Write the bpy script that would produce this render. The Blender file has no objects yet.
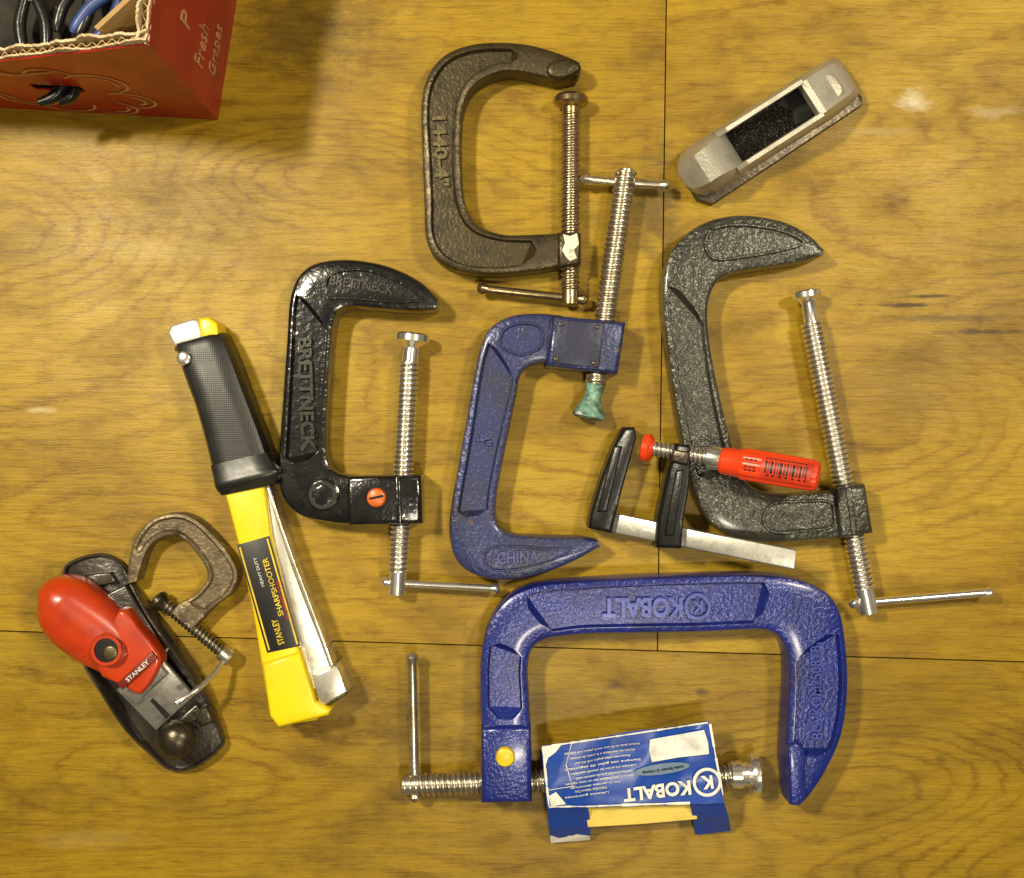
import bpy, bmesh, math, random
from mathutils import Vector, Matrix, noise as mnoise
random.seed(4)
S=0.00065; H=1200.0
C=bpy.context.scene.collection
def Q(px,py,z=0.0):
    k=(H-z)/H
    return Vector(((px-512)*k,(439-py)*k,z))
# ------------------------------------------------------------ materials
def newmat(name):
    m=bpy.data.materials.new(name); m.use_nodes=True
    nt=m.node_tree; b=nt.nodes["Principled BSDF"]
    return m,nt,b
def nd(nt,t):
    return nt.nodes.new(t)
def ramp(nt,fac,stops):
    r=nt.nodes.new('ShaderNodeValToRGB'); e=r.color_ramp.elements
    while len(e)<len(stops): e.new(0.5)
    for el,(p,c) in zip(e,stops):
        el.position=p; el.color=(*c,1)
    nt.links.new(fac,r.inputs[0]); return r.outputs[0]
def noise(nt,vec,scale,detail=4,rough=.55,dist=0):
    n=nd(nt,'ShaderNodeTexNoise'); n.inputs['Scale'].default_value=scale; n.inputs['Detail'].default_value=detail
    n.inputs['Roughness'].default_value=rough; n.inputs['Distortion'].default_value=dist
    nt.links.new(vec,n.inputs['Vector']); return n.outputs[0]
def mix(nt,fac,a,b,mode='MIX'):
    m=nt.nodes.new('ShaderNodeMix'); m.data_type='RGBA'; m.blend_type=mode
    for i,v in ((0,fac),(6,a),(7,b)):
        if isinstance(v,bpy.types.NodeSocket): nt.links.new(v,m.inputs[i])
        elif i==0: m.inputs[0].default_value=v
        else: m.inputs[i].default_value=(*v,1)
    return m.outputs[2]
def mathn(nt,op,a,b=0.0,c=0.0):
    m=nt.nodes.new('ShaderNodeMath'); m.operation=op
    for i,v in ((0,a),(1,b),(2,c)):
        if isinstance(v,bpy.types.NodeSocket): nt.links.new(v,m.inputs[i])
        else: m.inputs[i].default_value=v
    return m.outputs[0]
def vmul(nt,vec,s,off=(0,0,0)):
    m=nt.nodes.new('ShaderNodeMapping'); m.inputs['Scale'].default_value=s; m.inputs['Location'].default_value=off
    nt.links.new(vec,m.inputs['Vector']); return m.outputs[0]
def surf(name,col,metal=0.0,rough=.4,bscale=300,bstr=.3,col2=None,cscale=60,clo=.45,chi=.7,rvar=.1,coat=0,vor=False,wear=None,wearscale=120,wlo=.66,bdist=.0006,spec=.5):
    m,nt,b=newmat(name); tc=nd(nt,'ShaderNodeTexCoord').outputs['Object']
    b.inputs['Metallic'].default_value=metal
    b.inputs['Coat Weight'].default_value=coat; b.inputs['Coat Roughness'].default_value=.15
    b.inputs['Specular IOR Level'].default_value=spec
    if col2 is None: col2=tuple(c*.55 for c in col)
    n=noise(nt,tc,cscale,4,.65)
    c=ramp(nt,n,[(clo,col),(chi,col2)])
    if wear:
        w=noise(nt,tc,wearscale,5,.7)
        f=ramp(nt,w,[(wlo,(0,0,0)),(wlo+.03,(1,1,1))])
        c=mix(nt,f,c,wear)
    nt.links.new(c,b.inputs['Base Color'])
    nt.links.new(mathn(nt,'MULTIPLY_ADD',n,rvar*2,rough-rvar),b.inputs['Roughness'])
    if bstr>0:
        if vor:
            v=nd(nt,'ShaderNodeTexVoronoi'); v.inputs['Scale'].default_value=bscale
            if vor=='dots': v.inputs['Randomness'].default_value=0.0
            nt.links.new(tc,v.inputs['Vector']); h=v.outputs['Distance']
        else: h=noise(nt,tc,bscale,2,.55)
        bp=nd(nt,'ShaderNodeBump'); bp.inputs['Strength'].default_value=bstr; bp.inputs['Distance'].default_value=bdist
        nt.links.new(h,bp.inputs['Height']); nt.links.new(bp.outputs[0],b.inputs['Normal'])
    return m
BRONZE=surf('bronze_iron',(.068,.051,.022),.5,.34,420,.55,(.022,.016,.009),70,wear=(.24,.19,.10),wlo=.70)
BRONZEL=surf('bronze_lettering',(.14,.11,.05),.6,.36,420,.3,(.075,.055,.028),70)
BRONZES=surf('bronze_steel',(.38,.28,.15),.9,.28,300,.15,(.17,.12,.06),150)
BLACKP=surf('black_enamel',(.007,.007,.007),.0,.19,240,.5,(.012,.011,.009),60,coat=.6,bdist=.0008)
BLACKL=surf('black_lettering',(.05,.046,.036),.3,.26,300,.3,(.022,.02,.016),90,coat=.5)
PURP=surf('violet_blue_enamel',(.025,.033,.13),.15,.34,300,.7,(.020,.024,.055),40,wear=(.085,.062,.05),wlo=.64,coat=.2,bdist=.0008)
PURPL=surf('violet_lettering',(.06,.065,.21),.2,.36,300,.2,(.05,.05,.15),40)
GREYH=surf('grey_hammertone',(.056,.056,.044),.35,.29,300,.95,(.030,.030,.023),50,coat=.35,bdist=.0011)
BLUE=surf('blue_enamel',(.012,.024,.21),.1,.28,420,.65,(.008,.014,.125),40,coat=.3,bdist=.0008,wear=(.05,.05,.12),wlo=.70)
BLUEL=surf('blue_lettering',(.03,.05,.33),.1,.32,300,.2,(.022,.036,.25),40,coat=.3)
ZINC=surf('zinc_steel',(.93,.90,.84),.92,.22,200,.05,(.72,.68,.60),120,rvar=.05)
DULL=surf('dull_steel',(.68,.62,.50),.92,.28,260,.15,(.36,.30,.21),130)
GROOVE=surf('thread_groove_shade',(.34,.30,.23),.85,.35,260,.1,(.20,.17,.12),130)  # shade painted into the thread grooves, along with some dirt tone
RUSTS=surf('rusty_iron',(.17,.13,.075),.55,.42,300,.7,(.055,.036,.02),90,wear=(.36,.31,.21),wlo=.60)
DARKS=surf('dark_steel',(.085,.07,.05),.8,.34,300,.4,(.035,.026,.017),100)
VERD=surf('verdigris',(.22,.42,.34),.3,.6,400,.9,(.08,.11,.08),160,clo=.4,chi=.6,bdist=.001,wear=(.7,.7,.62),wlo=.63)
WHITEP=surf('white_chipped_paint',(.75,.70,.58),0,.5,300,.4,(.30,.24,.15),220,clo=.5,chi=.6)
ORANGE=surf('orange_plastic',(.75,.15,.02),0,.35,200,.1)
YELB=surf('yellow_plastic_button',(.85,.60,.02),0,.35,200,.1)
CAST=surf('cast_aluminium',(.52,.49,.41),.5,.46,600,.4,(.38,.35,.28),60,wear=(.2,.17,.12),wlo=.70,wearscale=90)
MESH=surf('perforated_rasp_mesh',(.030,.028,.023),.6,.34,520,1.0,(.010,.009,.007),60,vor=True,bdist=.0025)
RUB=surf('black_rubber',(.010,.010,.0095),0,.38,760,.28,(.016,.015,.012),50,vor='dots',bdist=.0004)
RUBS=surf('smooth_black_rubber',(.012,.012,.011),0,.34,200,.15,(.022,.02,.017),50)
YEL=surf('yellow_paint',(.88,.64,.006),0,.32,150,.08,(.74,.50,.006),40,clo=.45,chi=.8,wear=(.22,.16,.05),wlo=.70,wearscale=160)
CHROME=surf('worn_chrome',(.80,.77,.68),.9,.30,150,.12,(.42,.36,.25),90)
SILV=surf('satin_silver_plate',(.82,.80,.74),.7,.34,200,.1,(.64,.61,.54),60)
RED=surf('red_gloss_paint',(.50,.042,.006),0,.32,160,.12,(.33,.024,.005),50,coat=.3,wear=(.12,.03,.015),wlo=.71)
REDD=surf('dark_red_paint',(.16,.012,.007),0,.4,160,.2,(.07,.01,.006),60,coat=.2)
REDORG=surf('red_orange_plastic',(.80,.055,.010),0,.32,200,.12,(.68,.045,.01))
HLAB=surf('handle_label_red',(.62,.045,.012),0,.4,100,0)
BLKCAST=surf('japanned_casting',(.024,.019,.014),.15,.28,260,.5,(.055,.04,.026),50,coat=.4)
BLKPL=surf('black_moulded_plastic',(.010,.010,.010),0,.30,300,.25)
BARS=surf('ground_bar_steel',(.60,.59,.54),.85,.34,250,.2,(.36,.34,.28),150)
LABB=surf('label_black',(.012,.012,.012),0,.35,100,.02)
INKW=surf('ink_white',(.80,.79,.73),0,.5,100,0)
INKY=surf('ink_yellow',(.8,.56,.03),0,.4,100,0)
INKR=surf('ink_red',(.65,.03,.02),0,.4,100,0)
INKG=surf('ink_cream',(.58,.34,.15),0,.6,100,0)
KRAFT=surf('kraft_board',(.44,.28,.11),0,.85,300,.4,(.32,.20,.07),60)
YKRAFT=surf('yellow_card_inside',(.88,.66,.14),0,.7,200,.3,(.74,.53,.11),60)
WHB=surf('white_board_edge',(.62,.50,.32),0,.8,300,.4,(.42,.29,.13),60)
REDB=surf('red_printed_board',(.38,.014,.009),0,.38,60,.2,(.23,.009,.006),20)
CARDB=surf('blue_printed_card',(.006,.055,.36),0,.32,60,.3,(.005,.042,.28),40,wear=(.5,.55,.62),wlo=.71,wearscale=90,bdist=.001)
OVAL=surf('grey_blue_ink',(.16,.24,.36),0,.4,60,0,(.12,.19,.3))
CLOTH=surf('dark_cloth',(.022,.019,.015),0,.9,500,.8,(.045,.032,.02),60)
HOLE=surf('hole_shade',(.006,.006,.005),0,.8,100,0)  # near-black tone painted for the shade in holes and slots left uncut
SEAM=surf('dark_subfloor',(.03,.018,.006),0,.9,100,0)
PLATED=surf('plate_dark',(.026,.028,.065),.3,.4,300,.4)
BLUEPL=surf('dull_blue_grip',(.035,.07,.24),0,.4,200,.2)

# ------------------------------------------------------------ builders
def thing(name,px,py,label,cat):
    e=bpy.data.objects.new(name,None); e.empty_display_size=.01
    e.location=Q(px,py,0)*S; C.objects.link(e); e['label']=label; e['category']=cat
    return e
def mk(name,verts,faces,mat,parent,angle=38,label=None):
    o0=parent.location/S if parent else Vector((0,0,0))
    me=bpy.data.meshes.new(name)
    me.from_pydata([((Vector(v)-o0)*S)[:] for v in verts],[],faces)
    bm=bmesh.new(); bm.from_mesh(me)
    bmesh.ops.recalc_face_normals(bm,faces=bm.faces); bm.to_mesh(me); bm.free()
    me.materials.append(mat)
    if angle:
        me.shade_smooth(); me.set_sharp_from_angle(angle=math.radians(angle))
    o=bpy.data.objects.new(name,me); C.objects.link(o)
    if parent: o.parent=parent
    if label: o['label']=label
    return o
def cr(P,n,closed=False):
    out=[];N=len(P); D=len(P[0])
    rng=range(N) if closed else range(N-1)
    for i in rng:
        if closed: a,b,c,d=P[(i-1)%N],P[i],P[(i+1)%N],P[(i+2)%N]
        else: a,b,c,d=P[max(i-1,0)],P[i],P[i+1],P[min(i+2,N-1)]
        for j in range(n):
            t=j/n
            out.append(tuple(.5*((2*b[k])+(-a[k]+c[k])*t+(2*a[k]-5*b[k]+4*c[k]-d[k])*t*t+(-a[k]+3*b[k]-3*c[k]+d[k])*t**3) for k in range(D)))
    if not closed: out.append(tuple(P[-1]))
    return out
def loft(name,parent,st,t,mat,rim=7,depth=4,b=4,n=8,z0=0,rec=None,zt=None,slope=2.2,label=None):
    full=[]
    for i,s in enumerate(st):
        r=1.0 if (rec and any(a<=i<=c for a,c in rec)) else 0.0
        full.append((*s,r,zt[i] if zt else t))
    P=cr(full,n)
    V=[];F=[]
    for p in P:
        tt=p[5]; O=Q(p[0],p[1],tt); I=Q(p[2],p[3],tt); O.z=I.z=0
        w=(I-O).length; d=(I-O)/max(w,.001); r=min(max((p[4]-.35)/.3,0),1); bb=min(b,w*.45)
        rr=rim+(1-r)*w*.22 if rec else rim
        k=min(1,w*.47/(rr+slope))
        pr=[(bb*.4,z0),(0,z0+bb*.5),(0,tt-bb),(.29*bb,tt-.29*bb),(bb,tt),(max(rr*k,bb+.01),tt),(max((rr+slope)*k,bb+.02),tt-depth*r)]
        row=[(O+d*a,z) for a,z in pr]+[(I-d*a,z) for a,z in reversed(pr)]
        for q,z in row: V.append((q.x,q.y,z))
    M=14
    for i in range(len(P)-1):
        for j in range(M):
            a=i*M+j; c=i*M+(j+1)%M
            F.append((a,c,c+M,a+M))
    F.append(tuple(range(M))); F.append(tuple(range((len(P)-1)*M,len(P)*M)))
    return mk(name,V,F,mat,parent,30,label)
def prism(name,parent,pts,z0,z1,mat,b=2,smooth=0,label=None,zf=None):
    if smooth: pts=cr(pts,smooth,True)
    o0=parent.location/S if parent else Vector((0,0,0))
    bm=bmesh.new()
    top=[];bot=[]
    for p in pts:
        dz=zf(p) if zf else 0
        q=Q(p[0],p[1],z1+dz); top.append(bm.verts.new((q-o0)*S)); bot.append(bm.verts.new((Vector((q.x,q.y,z0+dz))-o0)*S))
    ft=bm.faces.new(top); bm.faces.new(list(reversed(bot)))
    N=len(pts)
    for i in range(N): bm.faces.new((top[i],bot[i],bot[(i+1)%N],top[(i+1)%N]))
    bmesh.ops.recalc_face_normals(bm,faces=bm.faces)
    if b>0:
        bmesh.ops.bevel(bm,geom=list(ft.edges),offset=b*S,segments=3,profile=.5,affect='EDGES',clamp_overlap=True)
    me=bpy.data.meshes.new(name); bm.to_mesh(me); bm.free(); me.materials.append(mat)
    me.shade_smooth(); me.set_sharp_from_angle(angle=math.radians(32))
    o=bpy.data.objects.new(name,me); C.objects.link(o); o.parent=parent
    if label:o['label']=label
    return o
def basis(d):
    d=d.normalized(); u=d.cross(Vector((0,0,1)))
    if u.length<.01: u=Vector((1,0,0))
    u.normalize(); v=d.cross(u); return d,u,v
def lathe(name,parent,a,b,prof,mat,seg=32,label=None,flute=0,fr=(0,0)):
    d,u,v=basis(b-a); V=[];F=[]
    for t,r in prof:
        for i in range(seg):
            an=2*math.pi*i/seg; rr=r
            if flute and fr[0]<=t<=fr[1]: rr=r*(1-.07*max(0,math.cos(an*flute)))
            V.append(a+d*t+u*(rr*math.cos(an))+v*(rr*math.sin(an)))
    for i in range(len(prof)-1):
        for j in range(seg):
            F.append((i*seg+j,i*seg+(j+1)%seg,(i+1)*seg+(j+1)%seg,(i+1)*seg+j))
    F.append(tuple(range(seg))); F.append(tuple(range((len(prof)-1)*seg,len(prof)*seg)))
    return mk(name,V,F,mat,parent,38,label)
def thread(name,parent,a,b,r,pitch,depth,mat,seg=32,head=0,headr=None,label=None):
    d,u,v=basis(b-a); L=(b-a).length; n=int(L/pitch*10); V=[];F=[];MI=[]
    for k in range(n+1):
        t=L*k/n
        for i in range(seg):
            ph=(t/pitch-i/seg)%1.0; tri=abs(ph*2-1)
            rr=r-depth*max(0,min(1,(tri-.30)/.4))
            if t>L-head: rr=headr or r
            an=2*math.pi*i/seg; V.append(a+d*t+u*(rr*math.cos(an))+v*(rr*math.sin(an)))
    for i in range(n):
        for j in range(seg):
            F.append((i*seg+j,i*seg+(j+1)%seg,(i+1)*seg+(j+1)%seg,(i+1)*seg+j))
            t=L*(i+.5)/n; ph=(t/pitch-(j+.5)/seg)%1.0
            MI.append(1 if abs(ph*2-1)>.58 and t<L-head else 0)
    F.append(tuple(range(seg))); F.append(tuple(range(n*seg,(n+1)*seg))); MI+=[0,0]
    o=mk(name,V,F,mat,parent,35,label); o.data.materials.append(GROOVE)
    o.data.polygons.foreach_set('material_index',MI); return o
def tbar(parent,a,b,r,rb,mat,name='handle_bar'):
    L=(b-a).length
    pr=[(0,rb*.35),(rb*.25,rb*.75),(rb*.8,rb),(rb*1.4,rb*.8),(rb*1.9,r)]
    pr=pr+[(L-t,x) for t,x in reversed(pr)]
    return lathe(name,parent,a,b,pr,mat,20)
def tube(name,parent,pts,radii,mat,seg=14,n=6):
    P=cr([(*p,r) for p,r in zip(pts,radii)],n); V=[];F=[]
    for i,p in enumerate(P):
        a=Vector(P[max(i-1,0)][:3]); b=Vector(P[min(i+1,len(P)-1)][:3]); d,u,v=basis(b-a)
        for j in range(seg):
            an=2*math.pi*j/seg; V.append(Vector(p[:3])+u*(p[3]*math.cos(an))+v*(p[3]*math.sin(an)))
    for i in range(len(P)-1):
        for j in range(seg): F.append((i*seg+j,i*seg+(j+1)%seg,(i+1)*seg+(j+1)%seg,(i+1)*seg+j))
    F.append(tuple(range(seg))); F.append(tuple(range((len(P)-1)*seg,len(P)*seg)))
    return mk(name,V,F,mat,parent,60)
def pillow(name,parent,pts,z0,z1,mat,spine,smooth=5,n=9,side=0,label=None,pw=1.0,zt=None):
    pts=cr(pts,smooth,True); A=Vector(spine[0]);B=Vector(spine[1]); V=[];F=[];N=len(pts)
    lv=[(1.0,0,True)]
    for i in range(n+1):
        an=math.pi/2*i/n; lv.append((math.cos(an)**pw*.999+.001,math.sin(an),False))
    zref=z0+side
    for s,sn,bt in lv:
        for p in pts:
            p=Vector(p[:2]); ab=B-A; tr=(p-A).dot(ab)/ab.length_squared; t=max(0,min(1,tr)); c=A+ab*t
            q2=c+(p-c)*s; q=Q(q2.x,q2.y,zref)
            top=z1 if zt is None else z1+(zt-z1)*t
            z=z0 if bt else z0+side+(top-z0-side)*sn
            V.append((q.x,q.y,z))
    R_=len(lv)
    for i in range(R_-1):
        for j in range(N): F.append((i*N+j,i*N+(j+1)%N,(i+1)*N+(j+1)%N,(i+1)*N+j))
    F.append(tuple(range(N))); F.append(tuple(range((R_-1)*N,R_*N)))
    return mk(name,V,F,mat,parent,50,label)
def ridge(name,parent,pts,th,z0,z1f,mat,smooth=0):
    if smooth: pts=cr(pts,smooth,True)
    if not callable(z1f): zc_=z1f; z1f=lambda p:zc_
    N=len(pts);V=[];F=[]
    area=sum(pts[i][0]*pts[(i+1)%N][1]-pts[(i+1)%N][0]*pts[i][1] for i in range(N)); sg=1 if area>0 else -1
    for i in range(N):
        a=Vector(pts[i-1][:2]);b=Vector(pts[(i+1)%N][:2]); t=(b-a).normalized(); nn=Vector((-t.y,t.x))*sg
        p=Vector(pts[i][:2]); z1=z1f(p); q=p+nn*th; A=Q(p.x,p.y,z1);B=Q(q.x,q.y,z1)
        V+=[(A.x,A.y,z0),(A.x,A.y,z1-1),(A.x*.75+B.x*.25,A.y*.75+B.y*.25,z1),(A.x*.25+B.x*.75,A.y*.25+B.y*.75,z1),(B.x,B.y,z1-1),(B.x,B.y,z0)]
    for i in range(N):
        for j in range(6): F.append((i*6+j,i*6+(j+1)%6,((i+1)%N)*6+(j+1)%6,((i+1)%N)*6+j))
    return mk(name,V,F,mat,parent,40)
def textverts(body,w,h,e,off=0.0):
    cu=bpy.data.curves.new('tmp','FONT'); cu.body=body; cu.size=1; cu.extrude=.02; cu.offset=off; cu.resolution_u=3
    ob=bpy.data.objects.new('tmp',cu); C.objects.link(ob)
    dg=bpy.context.evaluated_depsgraph_get(); me=bpy.data.meshes.new_from_object(ob.evaluated_get(dg))
    vs=[v.co.copy() for v in me.vertices]; fs=[tuple(p.vertices) for p in me.polygons]
    bpy.data.objects.remove(ob); bpy.data.curves.remove(cu); bpy.data.meshes.remove(me)
    x0=min(v.x for v in vs);x1=max(v.x for v in vs);y0=min(v.y for v in vs);y1=max(v.y for v in vs)
    return [Vector(((v.x-(x0+x1)/2)/(x1-x0)*w,(v.y-(y0+y1)/2)/(y1-y0)*h,(v.z+.02)/.04*e)) for v in vs],fs
def text(parent,body,px,py,ang,w,h,z,e,mat,off=.01,name='lettering',zf=None):
    vs,fs=textverts(body,w,h,e,off); k=(H-z)/H; c=Q(px,py,z); ca,sa=math.cos(math.radians(ang)),math.sin(math.radians(ang))
    out=[]
    for v in vs:
        X=v.x*ca-v.y*sa; Y=v.x*sa+v.y*ca
        out.append((c.x+X*k,c.y+Y*k,z-.4+v.z+(zf((px+X,py-Y)) if zf else 0)))
    return mk(name,out,fs,mat,parent,0)
def wtext(parent,body,o,X,Y,Nn,w,h,mat,off=.0,name='lettering'):
    vs,fs=textverts(body,w,h,.6,off)
    return mk(name,[o+X*v.x+Y*v.y+Nn*(v.z+.05) for v in vs],fs,mat,parent,0)
def disc(name,parent,px,py,z0,z1,r,mat,b=2,label=None,seg=32):
    a=Q(px,py,z1); a.z=z0; return lathe(name,parent,a,a+Vector((0,0,1)),[(0,r),(z1-z0-b,r),(z1-z0-b*.3,r-b*.3),(z1-z0,r-b),(z1-z0,.01)],mat,seg,label)
def ring(name,parent,px,py,z,r0,r1,e,mat,seg=40):
    c=Q(px,py,z);V=[];F=[]
    for i in range(seg):
        an=2*math.pi*i/seg; x,y=math.cos(an),math.sin(an)
        for r,zz in ((r0,0),(r0,e),(r1,e),(r1,0)): V.append((c.x+x*r,c.y+y*r,z-.4+zz))
    for i in range(seg):
        for j in range(4):
            F.append((i*4+j,i*4+(j+1)%4,((i+1)%seg)*4+(j+1)%4,((i+1)%seg)*4+j))
    return mk(name,V,F,mat,parent,30)

# ------------------------------------------------------------ floor
def plywood(name,off,tone,freq,peaks):
    m,nt,b=newmat(name); tc=nd(nt,'ShaderNodeTexCoord').outputs['Object']
    k=1/(S*100); p0=vmul(nt,tc,(k,k,k)); p=vmul(nt,p0,(1,1,1),off)
    L=nt.links.new
    def ell(x,y,rx,ry):
        mp=nt.nodes.new('ShaderNodeMapping'); sx_,sy2=100/rx,100/ry
        mp.inputs['Scale'].default_value=(sx_,sy2,0); mp.inputs['Location'].default_value=(-(x-512)/100*sx_,-(439-y)/100*sy2,0)
        L(p0,mp.inputs[0]); ln=nt.nodes.new('ShaderNodeVectorMath'); ln.operation='LENGTH'; L(mp.outputs[0],ln.inputs[0])
        return ln.outputs['Value']
    w=noise(nt,vmul(nt,p,(.14,.40,1)),1,1.2,.4,.35)
    w2=noise(nt,vmul(nt,p,(1.1,3.0,1)),1,5,.7)
    fib=noise(nt,vmul(nt,p,(1.8,30,1)),1,4,.65,.4)
    sy=nd(nt,'ShaderNodeSeparateXYZ'); L(p,sy.inputs[0])
    hgt=mathn(nt,'MULTIPLY_ADD',w,freq*1.5,mathn(nt,'MULTIPLY_ADD',w2,2.0,mathn(nt,'MULTIPLY_ADD',sy.outputs[1],1.6,mathn(nt,'MULTIPLY',fib,.35))))
    for (x,y,rx,ry,A) in peaks:
        d=ell(x,y,rx,ry); ex=mathn(nt,'POWER',2.718,mathn(nt,'MULTIPLY',mathn(nt,'MULTIPLY',d,d),-1.0))
        hgt=mathn(nt,'MULTIPLY_ADD',ex,A*1.3,hgt)
    fr=mathn(nt,'FRACT',hgt)
    pore=noise(nt,vmul(nt,p,(7,120,1)),1,2,.6)
    big=noise(nt,vmul(nt,p,(.35,.6,1)),1,4,.6)
    blot=noise(nt,vmul(nt,p,(1.0,1.7,1)),1,5,.65)
    T=tone
    base=ramp(nt,big,[(.30,(.25*T,.146*T,.0075*T)),(.5,(.37*T,.230*T,.012*T)),(.72,(.46*T,.30*T,.021*T))])
    lines=ramp(nt,fr,[(.0,(.46,.37,.22)),(.09,(.74,.67,.55)),(.30,(1.04,1.04,1.04)),(.78,(1,1,1)),(.93,(.82,.76,.64)),(1,(.46,.37,.22))])
    lm=ramp(nt,noise(nt,vmul(nt,p,(.5,.9,3)),1,3,.6),[(.36,(.12,)*3),(.62,(.66,)*3)])
    c=mix(nt,lm,base,lines,'MULTIPLY')
    fb=ramp(nt,fib,[(.32,(.48,.42,.30)),(.5,(.96,.95,.93)),(.7,(1.12,1.12,1.12))])
    c=mix(nt,.50,c,fb,'MULTIPLY')
    c=mix(nt,.38,c,ramp(nt,pore,[(.36,(.42,.36,.26)),(.47,(1,1,1))]),'MULTIPLY')
    c=mix(nt,.62,c,ramp(nt,blot,[(.30,(.38,.32,.20)),(.50,(1,1,1)),(.78,(1.14,1.14,1.18))]),'MULTIPLY')
    wn=noise(nt,vmul(nt,p0,(4,7,1)),1,5,.7)
    scr=noise(nt,vmul(nt,p0,(9,9,1)),1,5,.75)
    c=mix(nt,ramp(nt,scr,[(.68,(0,)*3),(.74,(.45,)*3)]),c,(.5,.38,.14))
    c=mix(nt,ramp(nt,scr,[(.26,(.5,)*3),(.31,(0,)*3)]),c,(.07,.042,.012))
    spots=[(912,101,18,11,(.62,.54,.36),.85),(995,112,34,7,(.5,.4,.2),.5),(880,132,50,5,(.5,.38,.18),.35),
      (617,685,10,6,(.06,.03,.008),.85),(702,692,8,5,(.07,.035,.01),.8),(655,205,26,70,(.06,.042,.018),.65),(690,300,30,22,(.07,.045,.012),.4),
      (300,30,80,60,(.06,.038,.008),.6),(945,318,70,5,(.07,.035,.01),.6),(905,305,36,3,(.04,.018,.006),.9),(985,332,46,3,(.04,.018,.006),.85),(930,296,30,2.5,(.04,.018,.006),.8),  # large first patch paints the carton's cast shadow into the wood
      (42,410,14,4,(.65,.55,.3),.6),(190,668,16,22,(.07,.045,.02),.5),(150,250,60,14,(.5,.37,.10),.4),(20,240,60,40,(.14,.08,.01),.35),  # wide pale streak is lamp glare painted into the wood colour
      (560,700,120,22,(.09,.06,.012),.4),(940,760,9,6,(.08,.04,.01),.6),(85,840,70,10,(.4,.28,.09),.3),(400,740,50,60,(.09,.06,.014),.35),  # wide first patch paints the shadow inside the large blue clamp
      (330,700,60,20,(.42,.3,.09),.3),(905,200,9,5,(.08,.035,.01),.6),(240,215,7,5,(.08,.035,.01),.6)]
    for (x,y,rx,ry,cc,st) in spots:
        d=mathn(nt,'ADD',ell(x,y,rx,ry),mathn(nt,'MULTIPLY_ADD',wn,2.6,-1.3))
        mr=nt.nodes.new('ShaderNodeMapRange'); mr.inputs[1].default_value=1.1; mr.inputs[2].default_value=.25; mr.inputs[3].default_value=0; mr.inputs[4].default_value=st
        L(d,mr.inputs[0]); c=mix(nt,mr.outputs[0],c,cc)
    L(c,b.inputs['Base Color'])
    rg=ramp(nt,blot,[(.3,(.46,)*3),(.7,(.32,)*3)]); L(rg,b.inputs['Roughness'])
    b.inputs['Specular IOR Level'].default_value=.26
    bp=nd(nt,'ShaderNodeBump'); bp.inputs['Strength'].default_value=.45; bp.inputs['Distance'].default_value=.0005
    L(mathn(nt,'MULTIPLY_ADD',pore,.5,fib),bp.inputs['Height']); L(bp.outputs[0],b.inputs['Normal'])
    return m
def seamy(x): return 631+ (x/1024)*31
g=.65
def F0(x,y): q=Q(x,y,0); return (q.x,q.y)
E=2600
def sx(y): return 666-9*(y/650)
pan=[[(-E,-E),(sx(-E)-g,-E),(657.5-g,seamy(657)-g),(-E,seamy(-E)-g)],
     [(sx(-E)+g,-E),(512+E,-E),(512+E,seamy(512+E)-g),(657.5+g,seamy(657)-g)],
     [(-E,seamy(-E)+g),(512+E,seamy(512+E)+g),(512+E,E+400),(-E,E+400)]]
V=[];Fc=[];mi=[]
for k,pp in enumerate(pan):
    n0=len(V)
    for (x,y) in pp: V.append((*F0(x,y),0))
    for (x,y) in pp: V.append((*F0(x,y),-18))
    Fc.append((n0,n0+1,n0+2,n0+3)); Fc.append((n0+7,n0+6,n0+5,n0+4)); mi+=[k,k]
    for j in range(4): Fc.append((n0+j,n0+4+j,n0+4+(j+1)%4,n0+(j+1)%4)); mi.append(k)
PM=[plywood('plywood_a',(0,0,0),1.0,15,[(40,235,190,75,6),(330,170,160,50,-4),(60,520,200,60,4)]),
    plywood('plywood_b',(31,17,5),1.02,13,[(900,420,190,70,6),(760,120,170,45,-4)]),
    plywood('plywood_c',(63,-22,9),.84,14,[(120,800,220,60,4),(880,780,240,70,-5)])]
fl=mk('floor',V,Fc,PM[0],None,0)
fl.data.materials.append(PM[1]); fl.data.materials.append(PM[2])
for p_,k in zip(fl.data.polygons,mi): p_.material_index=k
fl['kind']='structure'
sub=mk('ground',[(-4000,-4000,-19),(4000,-4000,-19),(4000,4000,-19),(-4000,4000,-19)],[(0,1,2,3)],SEAM,None,0); sub['kind']='structure'

# ------------------------------------------------------------ bronze clamp
T=thing('c_clamp',500,160,'brown bronze cast iron C-clamp lying open on plywood','clamp')
st=[(580,61,577,76),(562,53,548,77),(532,44,524,72),(500,41,503,71),(468,44,484,78),(443,55,470,90),(427,76,463,108),(421,105,461,130),(422,150,461,160),(424,200,463,192),(426,238,470,215),(438,260,484,228),(462,271,505,234),(500,274,525,234),(545,269,550,233),(564,265,564,232)]
loft('frame',T,st,34,BRONZE,rim=7,depth=5,rec=[(3,13)],b=5)
prism('screw_boss',T,[(558,232),(581,232),(581,264),(558,267)],2,38,BRONZE,4)
prism('paint_patch',T,[(563,234),(570,236),(577,233),(579,244),(574,250),(577,258),(570,261),(566,257),(562,250),(565,243)],36,38.6,WHITEP,.2)
prism('jaw_tip',T,[(546,66),(556,59),(570,57),(580,63),(580,71),(566,77),(550,77)],3,37,BRONZE,4,2)
thread('screw',T,Q(571,113,18),Q(570,304,18),9.5,5.2,1.5,BRONZES,head=14,headr=9)
lathe('swivel_pad',T,Q(571,94,18),Q(571,120,18),[(0,9),(1,14),(4,17),(9,17.5),(12,14),(14,9),(24,8)],BRONZES)
tbar(T,Q(477,288,18),Q(588,300,18),4,6,BRONZES)
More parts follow.
